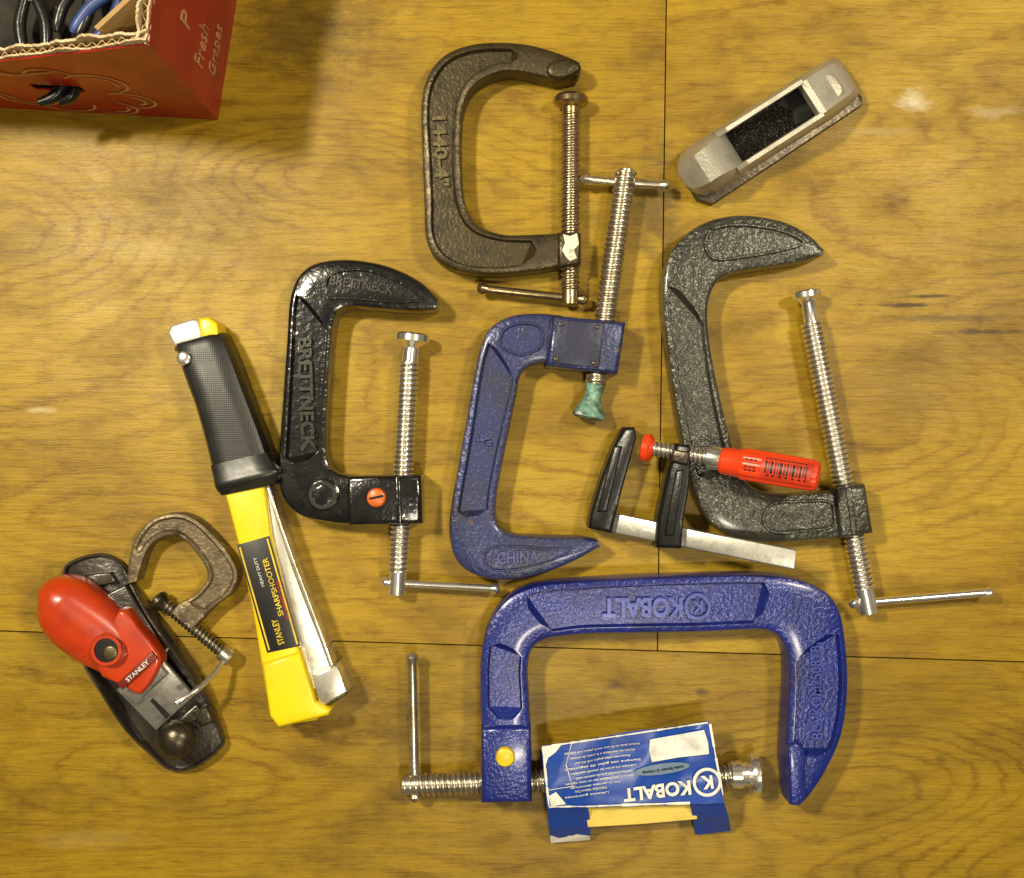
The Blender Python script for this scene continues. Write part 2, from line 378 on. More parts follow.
text(T,'1440-4"',441,152,-87,70,14,29,4,BRONZEL,.03)

# ------------------------------------------------------------ black clamp
T=thing('c_clamp',350,400,'glossy black enamel C-clamp with orange button and zinc screw','clamp')
st=[(438,298,436,310),(420,281,417,311),(392,267,392,310),(362,260,368,308),(335,259,348,307),(312,264,337,313),(297,277,333,326),(289,300,331,345),(286,340,329,375),(282,395,327,410),(279,445,326,440),(278,480,328,462),(285,502,337,472),(303,517,350,475),(330,523,365,476),(352,525,380,476)]
loft('frame',T,st,36,BLACKP,rim=7,depth=6,rec=[(7,10)],b=5)
prism('screw_boss',T,[(346,476),(421,475),(422,524),(348,526)],1,42,BLACKP,5)
prism('boss_ridge',T,[(395,476.5),(400,476.5),(402,524),(397,524)],40,44,BLACKP,1.5)
disc('round_boss',T,323,495,30,38,17,BLACKP,4)
ring('boss_ring',T,323,495,37,10,13.5,3,BLACKL)
disc('button',T,376,498,40,49,9.5,ORANGE,4)
prism('button_slot',T,[(369,497.6),(383,494.6),(383.3,497),(369.3,500)],48.7,49.4,HOLE,0)
thread('screw',T,Q(409,362,20),Q(397,594,20),10,5.0,1.4,ZINC,head=22,headr=8.5)
lathe('swivel_pad',T,Q(413,333,20),Q(409,370,20),[(0,10),(.5,15),(2,17),(8,17),(11,12),(15,7.5),(34,8)],ZINC)
tbar(T,Q(381,582,20),Q(500,589,20),3.6,5,ZINC)
text(T,'BRETTNECK',307,394,-88,112,14,30,5,BLACKL,.03)
ridge('jaw_panel',T,[(326,298),(326,278),(340,270),(368,269),(400,281),(424,299),(400,303),(360,300),(340,299)],2.5,34,38.5,BLACKP,5)
text(T,'BRETTNECK',362,285,-9,64,10,36,2.4,BLACKL,.02)

# ------------------------------------------------------------ violet blue clamp
T=thing('c_clamp',510,450,'worn violet blue C-clamp with steel screw and corroded green pad','clamp')
st=[(562,315,560,364),(535,313,543,362),(510,316,528,366),(491,327,520,376),(481,345,517,392),(474,375,512,415),(467,415,507,440),(459,460,501,470),(452,500,496,500),(449,530,496,520),(454,556,503,531),(467,571,515,535),(488,579,530,536),(515,580,545,537),(545,573,562,537),(575,561,582,538),(600,547,598,541)]
loft('frame',T,st,34,PURP,rim=7,depth=5.5,rec=[(4,8)],b=5)
prism('screw_boss',T,[(553,315),(626,322),(618,374),(546,366)],1,44,PURP,5)
prism('maker_plate',T,[(557,319),(604,323),(599,368),(552,363)],43,45,PLATED,1)
for i,(x,y) in enumerate([(561,324),(598,327),(594,363),(556,359)]):
    disc('rivet',T,x,y,44,47,2.2,DARKS,1)
ridge('boss_ring',T,[(500,346),(503,329),(520,322),(541,326),(542,346),(522,356)],2.5,32,37,PURP,5)
thread('screw',T,Q(626,172,22),Q(596,384,22),11,5.4,1.7,DULL)
lathe('screw_head',T,Q(627,169,22),Q(623,194,22),[(0,6),(1.5,8.5),(18,8.5),(25,9)],DULL)
lathe('swivel_pad',T,Q(598,372,20),Q(588,419,20),[(0,9),(8,10),(20,9),(26,8),(36,13),(42,16),(45,16.5),(47,13)],VERD,label='corroded green swivel pad')
tbar(T,Q(580,179,22),Q(670,186,22),4,6,DULL)
text(T,'CHINA',518,557,3,42,13,34,3.5,PURPL,.03)
ridge('jaw_panel',T,[(484,562),(486,550),(510,545),(545,548),(575,549),(552,562),(520,570),(494,571)],2.2,32,36.5,PURP,5)
text(T,'4"',484,440,-80,13,13,29,4,PURPL,.02)

# ------------------------------------------------------------ grey clamp
T=thing('c_clamp',760,400,'dark grey hammertone C-clamp with bright zinc screw on plywood','clamp')
st=[(824,249,823,255),(812,236,800,262),(790,223,775,266),(762,216,748,270),(733,215,728,275),(703,223,716,284),(680,240,710,298),(667,262,708,315),(663,295,710,340),(668,350,716,375),(677,410,725,415),(687,462,734,450),(697,500,742,475),(714,526,755,488),(738,539,772,493),(770,543,795,494),(810,541,820,492),(842,538,842,490)]
loft('frame',T,st,34,GREYH,rim=7,depth=6,rec=[(8,11)],b=5)
prism('screw_boss',T,[(836,488),(866,484),(874,533),(840,539)],1,42,GREYH,5)
prism('boss_ridge',T,[(846,488),(852,487),(858,535),(852,536)],40,44,GREYH,1.5)
ridge('jaw_panel',T,[(704,244),(712,228),(740,223),(782,229),(806,242),(784,251),(745,258),(714,260)],3,32,37.5,GREYH,5)
ridge('jaw_panel',T,[(762,520),(772,503),(800,500),(830,500),(836,512),(833,528),(800,533),(772,533)],3,32,37.5,GREYH,5)
thread('screw',T,Q(811,322,21),Q(869,613,21),10.5,5.0,1.5,ZINC,head=24,headr=9)
lathe('swivel_pad',T,Q(806,290,21),Q(812,324,21),[(0,9),(1,13),(2,14),(7,14),(10,9),(14,7),(34,7.5)],ZINC)
tbar(T,Q(849,604,21),Q(994,592,21),4,5.5,ZINC)

# ------------------------------------------------------------ large blue clamp
T=thing('c_clamp',660,690,'large bright blue C-clamp with yellow button and steel screw','clamp')
st=[(481,732,531,732),(480,690,529,695),(481,655,528,668),(488,625,532,650),(506,600,545,640),(535,586,565,637),(580,581,590,635),(640,578,640,634),(700,576,700,633),(750,575,742,631),(790,578,765,631),(822,589,780,638),(840,610,788,654),(847,645,790,675),(849,690,789,705),(843,735,787,740),(828,770,786,765),(812,795,788,790),(801,806,790,805)]
loft('frame',T,st,40,BLUE,rim=7,depth=7,rec=[(1,2),(5,9),(13,15)],b=6)
prism('screw_boss',T,[(481,728),(531,727),(532,803),(481,804)],1,48,BLUE,5)
disc('button',T,505,758,46,55,9.5,YELB,4)
thread('screw',T,Q(404,785,22),Q(735,775,22),11.5,5.4,1.7,DULL)
lathe('screw_head',T,Q(401,785,22),Q(420,784.5,22),[(0,7),(2,10),(14,10),(18,11)],DULL)
lathe('swivel_pad',T,Q(728,775,22),Q(758,774,22),[(0,10),(3,13),(12,14),(16,11),(19,12),(22,19),(25,20.5),(29,20.5),(30,17),(30,8),(27,6)],ZINC)
tbar(T,Q(412,652,22),Q(415,802,22),4.6,6.5,DULL)
text(T,'KOBALT',642,607,180.5,80,20,33.5,5,BLUEL,.035)
text(T,'K',697,606,180,10,12,33.5,5,BLUEL,.03,name='emblem_letter')
ring('emblem_ring',T,697,606,33.5,10,13,5,BLUEL)
text(T,'BCVKOM2508TBJ',817,690,91,96,14,33.5,3.5,BLUEL,.018)
prism('jaw_ridge',T,[(788,748),(796,742),(806,750),(806,800),(800,806),(790,805)],20,46,BLUE,3)

# ------------------------------------------------------------ packaging card
T=thing('packaging_card',630,790,'crumpled blue and white printed cardboard sleeve around clamp screw','packaging')
def sheet(name,pts_z,mat,th=1.2):
    n=len(pts_z); V=[Q(*p) for p in pts_z]; V2=[v-Vector((0,0,th)) for v in V]
    F=[tuple(range(n)),tuple(range(2*n-1,n-1,-1))]+[(i,(i+1)%n,n+(i+1)%n,n+i) for i in range(n)]
    return mk(name,V+V2,F,mat,T,20)
zc=48
def fpz(x,y): 
    f=1.5-abs(((x-600)*.9+(y-770)*.35)%74-37)*.09
    return zc+4.0*mnoise.noise(Vector((x*.018,y*.025,3)))+f+1.2*abs(math.sin((x-600)*.018+(y-760)*.06))
Vg=[];Fg=[];nx,ny=60,24
for i in range(nx+1):
    for j in range(ny+1):
        u=i/nx;v=j/ny
        x=541+u*168+v*(6+u*9)
        ytop=746-25*u+1.2*math.sin(u*9); ybot=809-6*u+ (1.6*mnoise.noise(Vector((u*14,2,2))))
        y=ytop*(1-v)+ybot*v
        Vg.append(Q(x,y,fpz(x,y)))
for i in range(nx):
    for j in range(ny):
        a=i*(ny+1)+j; Fg.append((a,a+1,a+ny+2,a+ny+1))
mk('front_panel',Vg,Fg,CARDB,T,12)
sheet('side_flap',[(547,808,zc-1),(588,806,zc-1),(591,826,26),(549,828,30)],CARDB)
sheet('side_flap',[(549,828,30),(591,826,26),(590,840,6),(551,843,6)],CARDB)
sheet('side_flap',[(690,803,zc-1),(724,802,zc-1),(729,818,30),(693,820,26)],CARDB)
sheet('side_flap',[(693,820,26),(729,818,30),(731,831,8),(695,835,8)],CARDB)
sheet('flap_edge',[(550,836,17.5),(568,833,18.5),(590,836,14),(590,840,7.3),(551,843,7.3)],INKW,.5)
sheet('rear_panel',[(541,746,zc-1),(541,747,zc-2),(541,760,2),(706,737,2),(709,722,zc-2),(709,721,zc-1)],CARDB)
sheet('inner_panel',[(584,799,40),(640,797,41),(696,795,40),(697,819,30),(640,824,30),(588,827,30)],YKRAFT)
def strip(pts,w,mat=INKW,name='crease_mark',dz=1.8):
    for i in range(len(pts)-1):
        A_=Vector(pts[i]);B_=Vector(pts[i+1]);m=max(1,int((B_-A_).length/9))
        for s_ in range(m):
            a=A_.lerp(B_,s_/m);b=A_.lerp(B_,(s_+1)/m);t=(b-a).normalized();n=Vector((-t.y,t.x))
            w0=w*random.uniform(.5,1.2);w1=w*random.uniform(.3,1.1)
            q=[a+n*w0/2,b+n*w1/2,b-n*w1/2,a-n*w0/2]
            sheet(name,[(p.x,p.y,fpz(p.x,p.y)+dz) for p in q],mat,.3)
def poly(pts,mat,name,dz=1.6):
    sheet(name,[(x,y,fpz(x,y)+dz) for x,y in pts],mat,.4)
strip([(587,806.5),(622,805),(655,804),(690,803)],2.6,INKW,'torn_edge')
strip([(543,748),(546,778),(549,806)],2.6); strip([(542,747),(580,741.5),(625,735),(668,728.5),(708,722.5)],2.0)
strip([(572,742),(566,765),(573,788)],.8); strip([(549,790),(575,786)],.9)
strip([(710,724),(716,758),(723,795)],2.2); strip([(549,807),(570,806.5),(588,806.5)],2.0)
poly([(650,739.5),(676,735),(678,757.5),(652,762),(649,750)],INKW,'white_label',2.8)
poly([(676,735),(704,730),(708,742),(709,754),(678,757.5)],INKW,'white_label',2.8)
poly([(542,747),(562,744),(556,752),(548,758),(545,768)],INKW,'wear_patch')
poly([(549,796),(556,792),(566,804),(551,806.5)],INKW,'wear_patch')
for sg in (0,1):
    e_=[(662+28*math.cos(a*.2618),769-.13*28*math.cos(a*.2618)+5.5*math.sin(a*.2618)) for a in (range(-6,7) if sg else range(6,19))]
    poly(e_,OVAL,'printed_oval',2.4)
A=187.5
def ct(s,x,y,w,h=3.4,mat=INKW,off=0.0,dz=3.4,e=.7,name='lettering',ang=None):
    z0_=fpz(x,y); text(T,s,x,y,A if ang is None else ang,w,h,z0_+dz,e,mat,off,name,zf=lambda p:fpz(*p)-z0_)
ct('KOBALT',657,791,68,14,INKW,.035,2.6,1.2,ang=186)
ct('K',707,782,11.5,13,INKW,.035,3,1,'emblem_letter')
ring('emblem_ring',T,707,782,fpz(707,782)+3,11.0,13.8,1.4,INKW)
ct('Solid Screw C-Clamp',663,769.5,42,3.4,LABB,.01)
for i in range(10):
    s=['Adjust jaws to fit the work piece and tighten','Ajuste las mordazas a la pieza de trabajo','Always wear safety goggles with this tool','Siempre use gafas de seguridad','Lubricate the screw for smooth operation','Lubrique el tornillo para una operacion suave','Do not use cheater bar or over tighten','No lo apriete demasiado','Made in China / Hecho en China','Lifetime guarantee'][i]
    ct(s,602+i*.3-max(0,i-5)*4.5,748+i*5.2,76-(i%3)*10-max(0,i-5)*8,2.7)
# ------------------------------------------------------------ rasp plane
T=thing('rasp_plane',770,128,'silver cast pocket rasp plane with black perforated recess','hand plane')
a0=Vector((690,176)); a1=Vector((845,77)); dx=(a1-a0).normalized(); dn=Vector((-dx.y,dx.x))
def R(u,v): p=a0+dx*u+dn*v; return (p.x,p.y)
prism('rasp_blade',T,[R(-4,-14),R(6,-22),R(172,-18),R(182,-12),R(188,26),R(184,33),R(4,36),R(-6,24)],0,12,DARKS,1)
def sect(name,st_,mat,b=3):
    # body section: base outline wider than the crown, sloping cast sides
    V=[];F=[];M=8
    for (u,lb,rb,lt,rt,zt_) in st_:
        for (v,z) in ((-lb,10),(-lb,18),(-lt-1.5,zt_-3),(-lt,zt_),(rt,zt_),(rt+1.5,zt_-3),(rb,18),(rb,10)):
            V.append(Q(*R(u,v),z))
    n_=len(st_)
    for i in range(n_-1):
        for j in range(M): F.append((i*M+j,i*M+(j+1)%M,(i+1)*M+(j+1)%M,(i+1)*M+j))
    F.append(tuple(range(M))); F.append(tuple(range((n_-1)*M,n_*M)))
    return mk(name,V,F,mat,T,28)
sect('nose',[(-9,10,10,5,5,22),(-4,17,19,11,12,30),(4,23,26,14,15,42),(14,25,28,15,16,54),(26,25,28,16,16,60),(38,25,28,17,17,56),(47,25,28,18,18,44),(52,25,28,18,18,34)],CAST)
sect('tail',[(138,25,28,19,19,34),(143,25,28,19,19,54),(150,25,28,19,19,56),(165,25,27,19,18,50),(180,23,25,18,17,42),(186,20,22,15,15,36),(189,16,18,12,12,26)],CAST)
def rail(name,sg):
    V=[];F=[]
    us=[44,56,70,90,115,140,146]; zt_=[50,40,44,50,54,56,56]
    for u,z in zip(us,zt_):
        for v,zz in ((28 if sg>0 else 25,10),(27 if sg>0 else 24.5,18),(23,z-3),(21.5,z),(17.5,z),(16.5,z-2),(16.5,24),(16.5,10)):
            V.append(Q(*R(u,sg*v),zz))
    for i in range(len(us)-1):
        for j in range(8): F.append((i*8+j,i*8+(j+1)%8,(i+1)*8+(j+1)%8,(i+1)*8+j))
    F.append(tuple(range(8))); F.append(tuple(range((len(us)-1)*8,len(us)*8)))
    mk(name,V,F,CAST,T,28)
rail('side_rail',1); rail('side_rail',-1)
prism('perforated_insert',T,[R(48,-18),R(80,-18),R(144,-18),R(144,18),R(80,18),R(48,18)],12,24,MESH,1)
prism('recess_shade_plate',T,[R(112,-14),R(136,-15),R(140,0),R(136,15),R(116,13),R(122,0)],23,24.8,HOLE,.3,2)  # dark plate painted to stand for the shaded hollow at this end
prism('tail_recess',T,[R(152,-13),R(174,-12),R(176,12),R(152,13)],44,48.5,CAST,3,3)

# ------------------------------------------------------------ bar clamp
T=thing('bar_clamp',700,500,'small bar clamp with black jaws and red handle','clamp')
def lf(p): return max(0,(p[0]-604)*.29)
prism('bar',T,[(611,512),(700,531),(797,550),(795,570),(700,550.5),(608,532)],11,21,BARS,1.5,zf=lf)
prism('fixed_jaw',T,[(624,427),(635,427),(637,437),(630,462),(621,495),(612,534),(588,528),(590,514),(600,480),(613,446)],0,32,BLKPL,4,zf=lf)
prism('sliding_jaw',T,[(676,443),(691,445),(692,452),(690,485),(684,520),(682,549),(656,548),(658,518),(666,480)],0,34,BLKPL,4,zf=lf)
for (x0,y0,x1,y1,w_) in [(618,446,602,512,4),(680,470,669,536,4)]:
    prism('web_ridge',T,[(x0-w_,y0),(x0+w_,y0),(x1+w_+1,y1),(x1-w_-1,y1)],30,35.5,BLKPL,2,zf=lf)
prism('guide_plate',T,[(673,449),(690,452),(688,465),(671,462)],20,40,DARKS,2,zf=lf)
def Z(px,base=26): return base+lf((px,0))
thread('screw',T,Q(650,448,Z(650)),Q(726,460,Z(726)),7.5,4.4,1.2,ZINC)
lathe('swivel_pad',T,Q(642,447,Z(642)),Q(655,449.2,Z(655)),[(0,9),(1.5,13),(7,14),(9,12),(12,7)],REDORG)
lathe('ferrule',T,Q(706,456.5,Z(706)),Q(724,459.5,Z(724)),[(0,8),(2,11),(10,11.5),(17,10)],ZINC)
ha,hbv=Q(719,460,Z(719)),Q(810,475,Z(810))
lathe('handle',T,ha,hbv,[(0,9),(2,12),(4,12.8),(20,13.5),(22,15),(25,15.6),(60,15.6),(88,15),(92,13.5),(94,10),(94.5,3)],REDORG,60,flute=10,fr=(21,91))
dH,uH,vH=basis(hbv-ha)
if vH.z<0: vH=-vH
def hpatch(name,t0,t1,a0_,a1_,r,mat):
    V=[];F=[];n=10
    for i in range(n+1):
        an=math.radians(a0_+(a1_-a0_)*i/n); o=uH*(r*math.sin(an))+vH*(r*math.cos(an))
        V+= [ha+dH*t0+o,ha+dH*t1+o]
    for i in range(n): F.append((2*i,2*i+1,2*i+3,2*i+2))
    mk(name,V,F,mat,T,60)
hpatch('barcode_panel',41,88,-42,42,15.75,HLAB)
for u_,w_ in [(45,1.6),(48,.8),(50,2.2),(54,1),(56.5,.8),(58.5,2.4),(62.5,1),(65,1.4),(68,.7),(70,2.4),(74,1),(76.5,1.8),(80,.8),(82,1.2)]:
    hpatch('barcode_mark',u_,u_+w_,-24,18,15.9,LABB)
for u_ in (47,52,58,64,70,76,81): hpatch('barcode_digit',u_,u_+2.6,22,28,15.9,LABB)
for u_ in range(44,84,4): hpatch('fine_print',u_,u_+3,-36,-32,15.9,LABB)
for u_ in range(26,38,4):
    for a_ in (-22,-10,4,16): hpatch('printed_mark',u_,u_+2.8,a_,a_+5,15.85,LABB)

# ------------------------------------------------------------ hammer tacker
T=thing('hammer_tacker',250,520,'yellow hammer tacker stapler with black rubber grip','stapler')
prism('staple_channel',T,[(258,484),(269,484),(281,522),(296,564),(311,604),(325,640),(336,670),(318,690),(300,690),(280,600)],0,34,CHROME,1.5)
prism('channel_flange',T,[(265,484),(269,484),(281,522),(296,564),(311,604),(325,640),(334,665),(329,667),(320,642),(306,606),(291,566),(277,524)],32,39,CHROME,1.5)
prism('foot',T,[(312,676),(337,665),(348,692),(320,708)],0,42,CHROME,2)
prism('foot_front',T,[(318,700),(346,688),(347,694),(322,711)],0,38,DARKS,1)
prism('body',T,[(222,485),(263,478),(271,535),(285,598),(299,652),(313,700),(324,714),(316,721),(279,727),(270,718),(265,690),(252,610),(238,545)],0,42,YEL,4)
prism('head',T,[(262,664),(300,652),(315,702),(331,710),(328,716),(310,720),(278,728),(269,716)],2,48,YEL,4)
prism('end_cap',T,[(167,333),(171,325),(192,318.5),(198,319),(202,338),(174,347)],2,38,SILV,3,label='silver metal end plate')
prism('yellow_strip',T,[(198,318),(208,317),(217,323),(219,338),(201,341)],2,39,YEL,3)
st=[(171,350,221,334),(172,346,222,333),(180,372,233,358),(192,405,246,393),(202,440,259,427),(209,468,268,453)]
loft('grip',T,st,46,RUB,rim=20,depth=0,b=13,z0=0,zt=[30,42,45,46,46,46])
loft('grip_collar',T,[(208,466,268,452),(211,478,274,464),(213,488,279,473),(219,496,277,484)],50,RUBS,rim=20,depth=0,b=9,zt=[47,50,51,44])
disc('rivet',T,183,358,40,50,7,ZINC,3)
prism('label',T,[(237,545),(269,536),(300,646),(267,653)],41,43,LABB,.3)
prism('label_border',T,[(239,547.5),(240.5,547),(270,650),(268.5,650.5)],42.6,43.6,INKY,0)
prism('label_border',T,[(266.5,539),(268,538.4),(298,644),(296.5,644.6)],42.6,43.6,INKY,0)
text(T,'STANLEY',278,632,106,26,6.4,43.8,.6,INKY,.015)
text(T,'SHARPSHOOTER',273,587,106,60,5.6,43.9,.6,INKY,.01)
text(T,'TR-50 HAMMER TACKER',283,600,106,40,3,43.8,.6,INKR,0)
text(T,'HEAVY DUTY',259,572,106,30,3,44,.6,INKW,.0)

# ------------------------------------------------------------ block plane
T=thing('block_plane',135,665,'black iron block plane with red palm cap and steel blade','hand plane')
out=[(62,572),(80,557),(105,554),(122,565),(136,592),(152,620),(175,652),(202,690),(222,735),(220,750),(196,768),(170,771),(150,756),(124,730),(100,694),(82,664),(66,620)]
outs=cr(out,4,True)
prism('sole',T,out,0,8,BLKCAST,1,4)
ax=Vector((150,190)).normalized()
def zw(p):
    t=(p-Vector((80,560))).dot(ax)/245
    return 12+24*math.exp(-((t-.5)/.26)**2)
ridge('side_wall',T,outs,3.2,7,zw,BLKCAST)
prism('bed',T,[(95,600),(125,585),(165,650),(140,690),(118,690)],7,26,BLKCAST,2)
def zb(p):
    t=(Vector(p)-Vector((140,672))).dot(Vector((.62,.78))); return -t*.33
prism('blade',T,[(116,690),(158,654),(194,696),(156,731)],32,37,BARS,1.2,zf=zb)
prism('blade_slot',T,[(150,701),(153,698),(170,715),(166,719)],36.8,37.4,HOLE,0,zf=zb)
prism('lever_plate',T,[(122,694),(157,662),(168,674),(135,705)],37,43,BARS,2,label='scratched steel cap below the strip',zf=zb)
prism('mouth_bar',T,[(163,733),(196,704),(204,712),(172,742)],8,18,BLKCAST,2)
prism('lever_cap',T,[(96,668),(118,610),(138,628),(154,648),(160,664),(141,694),(122,686)],26,49,RED,4,3)
pillow('palm_knob',T,[(40,602),(43,585),(58,576),(80,579),(104,596),(128,620),(146,643),(136,662),(116,676),(92,668),(68,654),(50,638),(41,621)],20,62,RED,[(66,604),(122,654)],5,n=12,side=14,pw=.9,zt=50)
disc('finger_hole',T,107,650,40,58.5,12,HOLE,1)  # dark disc painted for the shaded hollow; the cap is not cut
ring('hole_rim',T,107,650,57,11.6,14.4,3,RED)
disc('hole_floor',T,110,653,40,58.9,6.5,TANF if False else BRONZEL,1)
prism('name_band',T,[(117,684),(152,652),(157,658),(122,690)],49,53,REDD,1)
text(T,'STANLEY',137.5,671,42,29,4.6,53.6,.6,INKW,.01)
kb=Q(178,738,30); kb.z=6
lathe('front_knob',T,kb,kb+Vector((0,0,1)),[(0,12),(12,13),(18,17),(26,18.5),(33,17.5),(38,14.5),(41,10),(42.5,5),(43,.01)],DARKS,40)
prism('adjust_lever',T,[(192,712),(206,706),(214,722),(200,728)],8,24,DARKS,3)
prism('rear_rib',T,[(84,575),(110,572),(116,582),(90,588)],8,16,BLKCAST,2)

# ------------------------------------------------------------ small clamp
T=thing('c_clamp',185,590,'small rusty bare iron C-clamp with dark screw','clamp')
st=[(126,584,137,581),(128,562,142,563),(135,538,149,547),(152,519,161,538),(175,513,173,536),(195,519,185,542),(214,536,196,554),(231,557,205,568),(238,575,207,578),(231,593,201,588),(214,607,191,597),(203,618,178,604),(192,630,171,612)]
loft('frame',T,st,24,RUSTS,rim=4,depth=3,rec=[(2,10)],b=3)
thread('screw',T,Q(165,604,16),Q(228,657,16),6.5,4.2,1.3,DARKS)
lathe('swivel_pad',T,Q(155,598,16),Q(168,608,16),[(0,6),(2,10),(6,11),(10,8),(14,6)],DARKS)
lathe('screw_head',T,Q(221,651,16),Q(233,661,16),[(0,7),(2,8.5),(12,8.5),(14,6)],DULL)
tube('handle_bar',T,[Q(233,650,16),Q(226,658,18),Q(212,676,34),Q(198,689,48),Q(184,698,54),Q(178,702,54)],[4,2.8,2.8,2.8,2.8,4],ZINC)

# ------------------------------------------------------------ box
T=thing('cardboard_box',60,0,'red printed grape carton with corrugated rim full of tools','box')
A0=Vector((-294,319,0)); fx=Vector((.9985,-.055,0)); rx=Vector((.156,.988,0)); up=Vector((0,0,1))
Lf=470;Lr=360; hr=232
B0=A0-fx*Lf; C0=A0+rx*Lr; D0=B0+rx*Lr
def slab(name,a,b,nrm,z0,za,zb_,th,mat):
    V=[];
    for p in (a,b):
        V+=[p+Vector((0,0,z0)),p+nrm*th+Vector((0,0,z0))]
    V+=[a+Vector((0,0,za)),a+nrm*th+Vector((0,0,za)),b+Vector((0,0,zb_)),b+nrm*th+Vector((0,0,zb_))]
    return mk(name,V,[(0,1,3,2),(4,5,7,6),(0,1,5,4),(2,3,7,6),(0,2,6,4),(1,3,7,5)],mat,T,0)
nf=Vector((-.055,-.9985,0)); nr=Vector((.988,-.156,0))
s0,s1,sz0,sz1=104,152,76,94
def hf(u): return hr-min(u,165)*.46
M0=A0-fx*165
slab('front_wall',B0,A0,nf*-1,0,sz0,sz0,1.5,REDB)
slab('front_wall',B0,A0-fx*s1,nf*-1,sz0,sz1,sz1,1.5,REDB)
slab('front_wall',A0-fx*s0,A0,nf*-1,sz0,sz1,sz1,1.5,REDB)
slab('front_wall',B0,M0,nf*-1,sz1,hf(165)-3,hf(165)-3,1.5,REDB)
slab('front_wall',M0,A0,nf*-1,sz1,hf(165)-3,hr-3,1.5,REDB)
slab('side_wall',A0,C0,nr*-1,0,hr-3,hr+26,1.5,REDB)
slab('rear_wall',C0,D0,nf,0,hr,hr,6,KRAFT)
slab('side_wall',D0,B0,nr,0,hr,hf(470),6,KRAFT)
def corr(name,a,b,inn,z0,zfun,mat,offc=3,amp=2.4,per=1.0,thk=1.6,jit=2.5):
    n=int((b-a).length/2); V=[];F=[]
    d=(b-a)/n
    for i in range(n+1):
        w=math.sin(i*per)*amp+random.uniform(-.4,.4); p=a+d*i
        z1=zfun(i/n)+jit*mnoise.noise(Vector((i*.09,offc,thk)))*2+random.uniform(-.8,.8)
        for off,z in ((offc+w,z0),(offc+w,z1),(offc+thk+w,z1),(offc+thk+w,z0)): V.append(p+inn*off+Vector((0,0,z)))
    for i in range(n):
        for j in range(4): F.append((i*4+j,i*4+(j+1)%4,i*4+4+(j+1)%4,i*4+4+j))
    return mk(name,V,F,mat,T,0)
for a_,b_,inn,zfn in ((B0,A0,-nf,lambda t:hf(Lf*(1-t))),(A0,C0,-nr,lambda t:hr+29*t)):
    corr('outer_liner',a_,b_,inn,110,zfn,WHB,1.6,.1,1,1.5,5)
    corr('corrugated_core',a_,b_,inn,110,lambda t:zfn(t)-3,KRAFT,5.4,1.9,1.25,1.2,2)
    corr('inner_liner',a_,b_,inn,60,lambda t:zfn(t)+1,WHB,9,.3,1,2.2,6)
slab('corner_brace',A0-fx*46-nf*13,A0+rx*36-nr*13,Vector((-.7,.7,0)),60,hr-14,hr+6,4,KRAFT)
slab('base_panel',B0-nf*10,A0-nf*10-nr*10,-nf,2,5,5,Lr-30,KRAFT)
wtext(T,'Fresh',A0+rx*46+up*92,rx,up,nr,38,28,INKG,-.006)
wtext(T,'Grapes',A0+rx*56+up*44,rx,up,nr,48,30,INKG,-.006)
wtext(T,'P',A0+rx*50+up*148,rx,up,nr,11,28,INKG,.0)
def wring(c,r,wd,a0_,a1_,mat=INKG):
    V=[];F=[];n=28
    for i in range(n+1):
        an=math.radians(a0_+(a1_-a0_)*i/n)
        for rr in (r,r+wd): V.append(c+fx*(rr*math.cos(an))+up*(rr*math.sin(an)*.95)+nf*.6)
    for i in range(n): F.append((2*i,2*i+1,2*i+3,2*i+2))
    mk('grape_outline',V,F,mat,T,0)
for (u_,z,r,a,b) in [(72,56,24,-100,120),(72,56,15,-60,60),(96,28,22,-130,60),(96,28,14,-100,20),(84,108,26,-60,150),(84,108,17,-20,90),(120,122,22,20,170),(170,50,26,150,370),(170,50,17,180,300),(140,34,26,180,360),(196,60,28,60,230),(215,34,30,10,170),(250,60,26,60,230),(205,100,24,40,220)]:
    wring(A0-fx*u_+up*z,r,2.8,a,b)
for an in (.4,2.6,2.9):
    c=A0-fx*150+up*122; d=fx*math.cos(an)+up*math.sin(an); e=fx*-math.sin(an)+up*math.cos(an)
    mk('printed_stem',[c+nf*1.3,c+d*42+nf*1.3,c+d*42+e*2.4+nf*1.3,c+e*2.4+nf*1.3],[(0,1,2,3)],INKG,T,0)
P_=thing('pliers',62,90,'black handled pliers poking out of the carton slot','pliers')
b0_=A0-fx*130+up*85
tube('handle',P_,[b0_-nf*60+fx*30,b0_-nf*20+fx*14,b0_+nf*6+fx*2+up*1,b0_+nf*15-fx*14+up*2],[6,6,6,4],BLKPL)
tube('handle',P_,[b0_-nf*60+fx*32-up*3,b0_-nf*20+fx*20-up*3,b0_+nf*5+fx*16,b0_+nf*13+fx*4-up*1],[6,6,5.5,4],BLKPL)
lathe('jaw',P_,b0_-nf*58+fx*31,b0_-nf*90+fx*38,[(0,9),(8,10),(30,3)],DULL)
T2=thing('cloth',40,20,'dark crumpled shop cloth inside the carton','cloth')
n=26;V=[];F=[]
I0=B0-nf*14+nr*12
for i in range(n+1):
    for j in range(n+1):
        p=I0+fx*((Lf-26)*i/n)+rx*((Lr-34)*j/n)
        z=122+10*mnoise.noise(Vector((i*.35,j*.35,1)))+5*mnoise.noise(Vector((i*.9,j*.9,4)))
        if min(i,j,n-i,n-j)==0: z=108
        V.append((p.x,p.y,z))
for i in range(n):
    for j in range(n):
        a=i*(n+1)+j; F.append((a,a+1,a+n+2,a+n+1))
mk('cloth_sheet',V,F,CLOTH,T2,80)
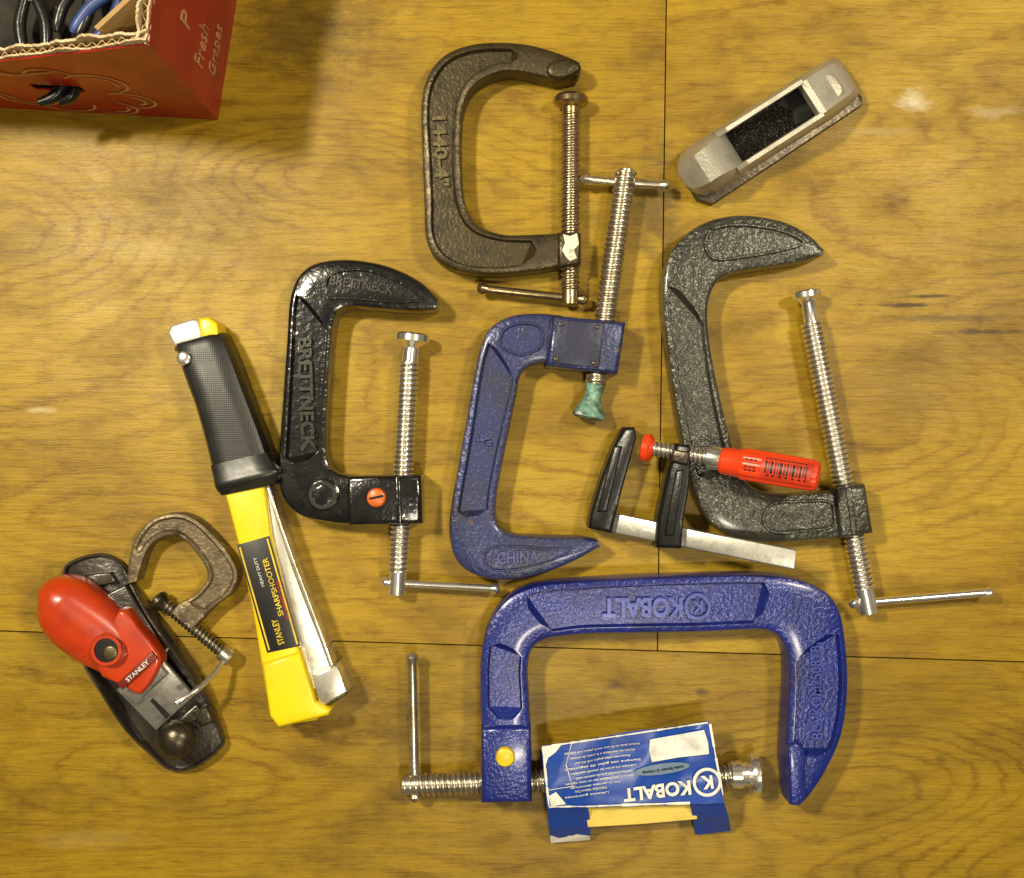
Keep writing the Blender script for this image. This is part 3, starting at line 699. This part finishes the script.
def pliers(px,py,ang,L,matg,label,z,jm=DARKS):
    P=thing('pliers',px,py,label,'pliers')
    c,s=math.cos(math.radians(ang)),math.sin(math.radians(ang))
    def W(u,v,dz=0): return Q(px+(u*c-v*s),py-(u*s+v*c),z+dz)
    for sg in (1,-1):
        tube('handle',P,[W(0,3*sg),W(-L*.2,8*sg),W(-L*.5,13*sg),W(-L*.85,12*sg),W(-L,10*sg)],[4.5,5,5.5,5,3],matg)
        tube('jaw',P,[W(-4,-4*sg,2*sg),W(8,4*sg),W(20,3*sg),W(30,2*sg)],[5,6,4,2],jm)
    lathe('pivot',P,W(0,0,-8),W(0,0,9),[(0,6),(16,6),(17,4)],DULL)
pliers(84,-14,70,52,BLKPL,'black handled pliers in the carton',148,DULL)
pliers(120,-8,50,62,BLUEPL,'blue handled pliers in the carton',150,DULL)
pliers(30,-6,95,60,BLKPL,'black handled pliers in the carton',146)
pliers(146,20,95,40,BLKPL,'black handled pliers in the carton',172)

# ------------------------------------------------------------ camera, light
cam=bpy.data.cameras.new('camera'); cam.sensor_width=36; cam.lens=36*H/1024; cam.clip_end=50; cam.clip_start=.01
co=bpy.data.objects.new('camera',cam); co.location=(0,0,H*S); C.objects.link(co); bpy.context.scene.camera=co
def area(loc,size,en,col,tgt=(0,0,0)):
    l=bpy.data.lights.new('ceiling_lamp','AREA'); l.shape='RECTANGLE'; l.size=size[0]*S; l.size_y=size[1]*S; l.energy=en; l.color=col
    o=bpy.data.objects.new('ceiling_lamp',l); o.location=Vector(loc)*S
    d=(Vector(tgt)-Vector(loc)).normalized(); o.rotation_euler=d.to_track_quat('-Z','Y').to_euler(); C.objects.link(o)
area((-940,620,1900),(240,120),18.5,(1,.90,.66),(0,60,0))
area((1120,590,2200),(120,280),12.5,(1,.88,.64),(0,60,0))
area((250,-720,2200),(260,110),6.5,(1,.90,.68),(60,0,0))
w=bpy.data.worlds.new('World'); bpy.context.scene.world=w; w.use_nodes=True; nt=w.node_tree
bg=nt.nodes['Background']; tc=nd(nt,'ShaderNodeTexCoord').outputs['Generated']
nn=noise(nt,tc,3.6,2,.5); nt.links.new(ramp(nt,nn,[(.49,(.035,.028,.02)),(.56,(1.0,.88,.66))]),bg.inputs[0]); bg.inputs[1].default_value=.30  # made-up bright and dark blotches, added for the metals to reflect
vs=bpy.context.scene.view_settings; vs.view_transform='Standard'; vs.look='None'; vs.exposure=0
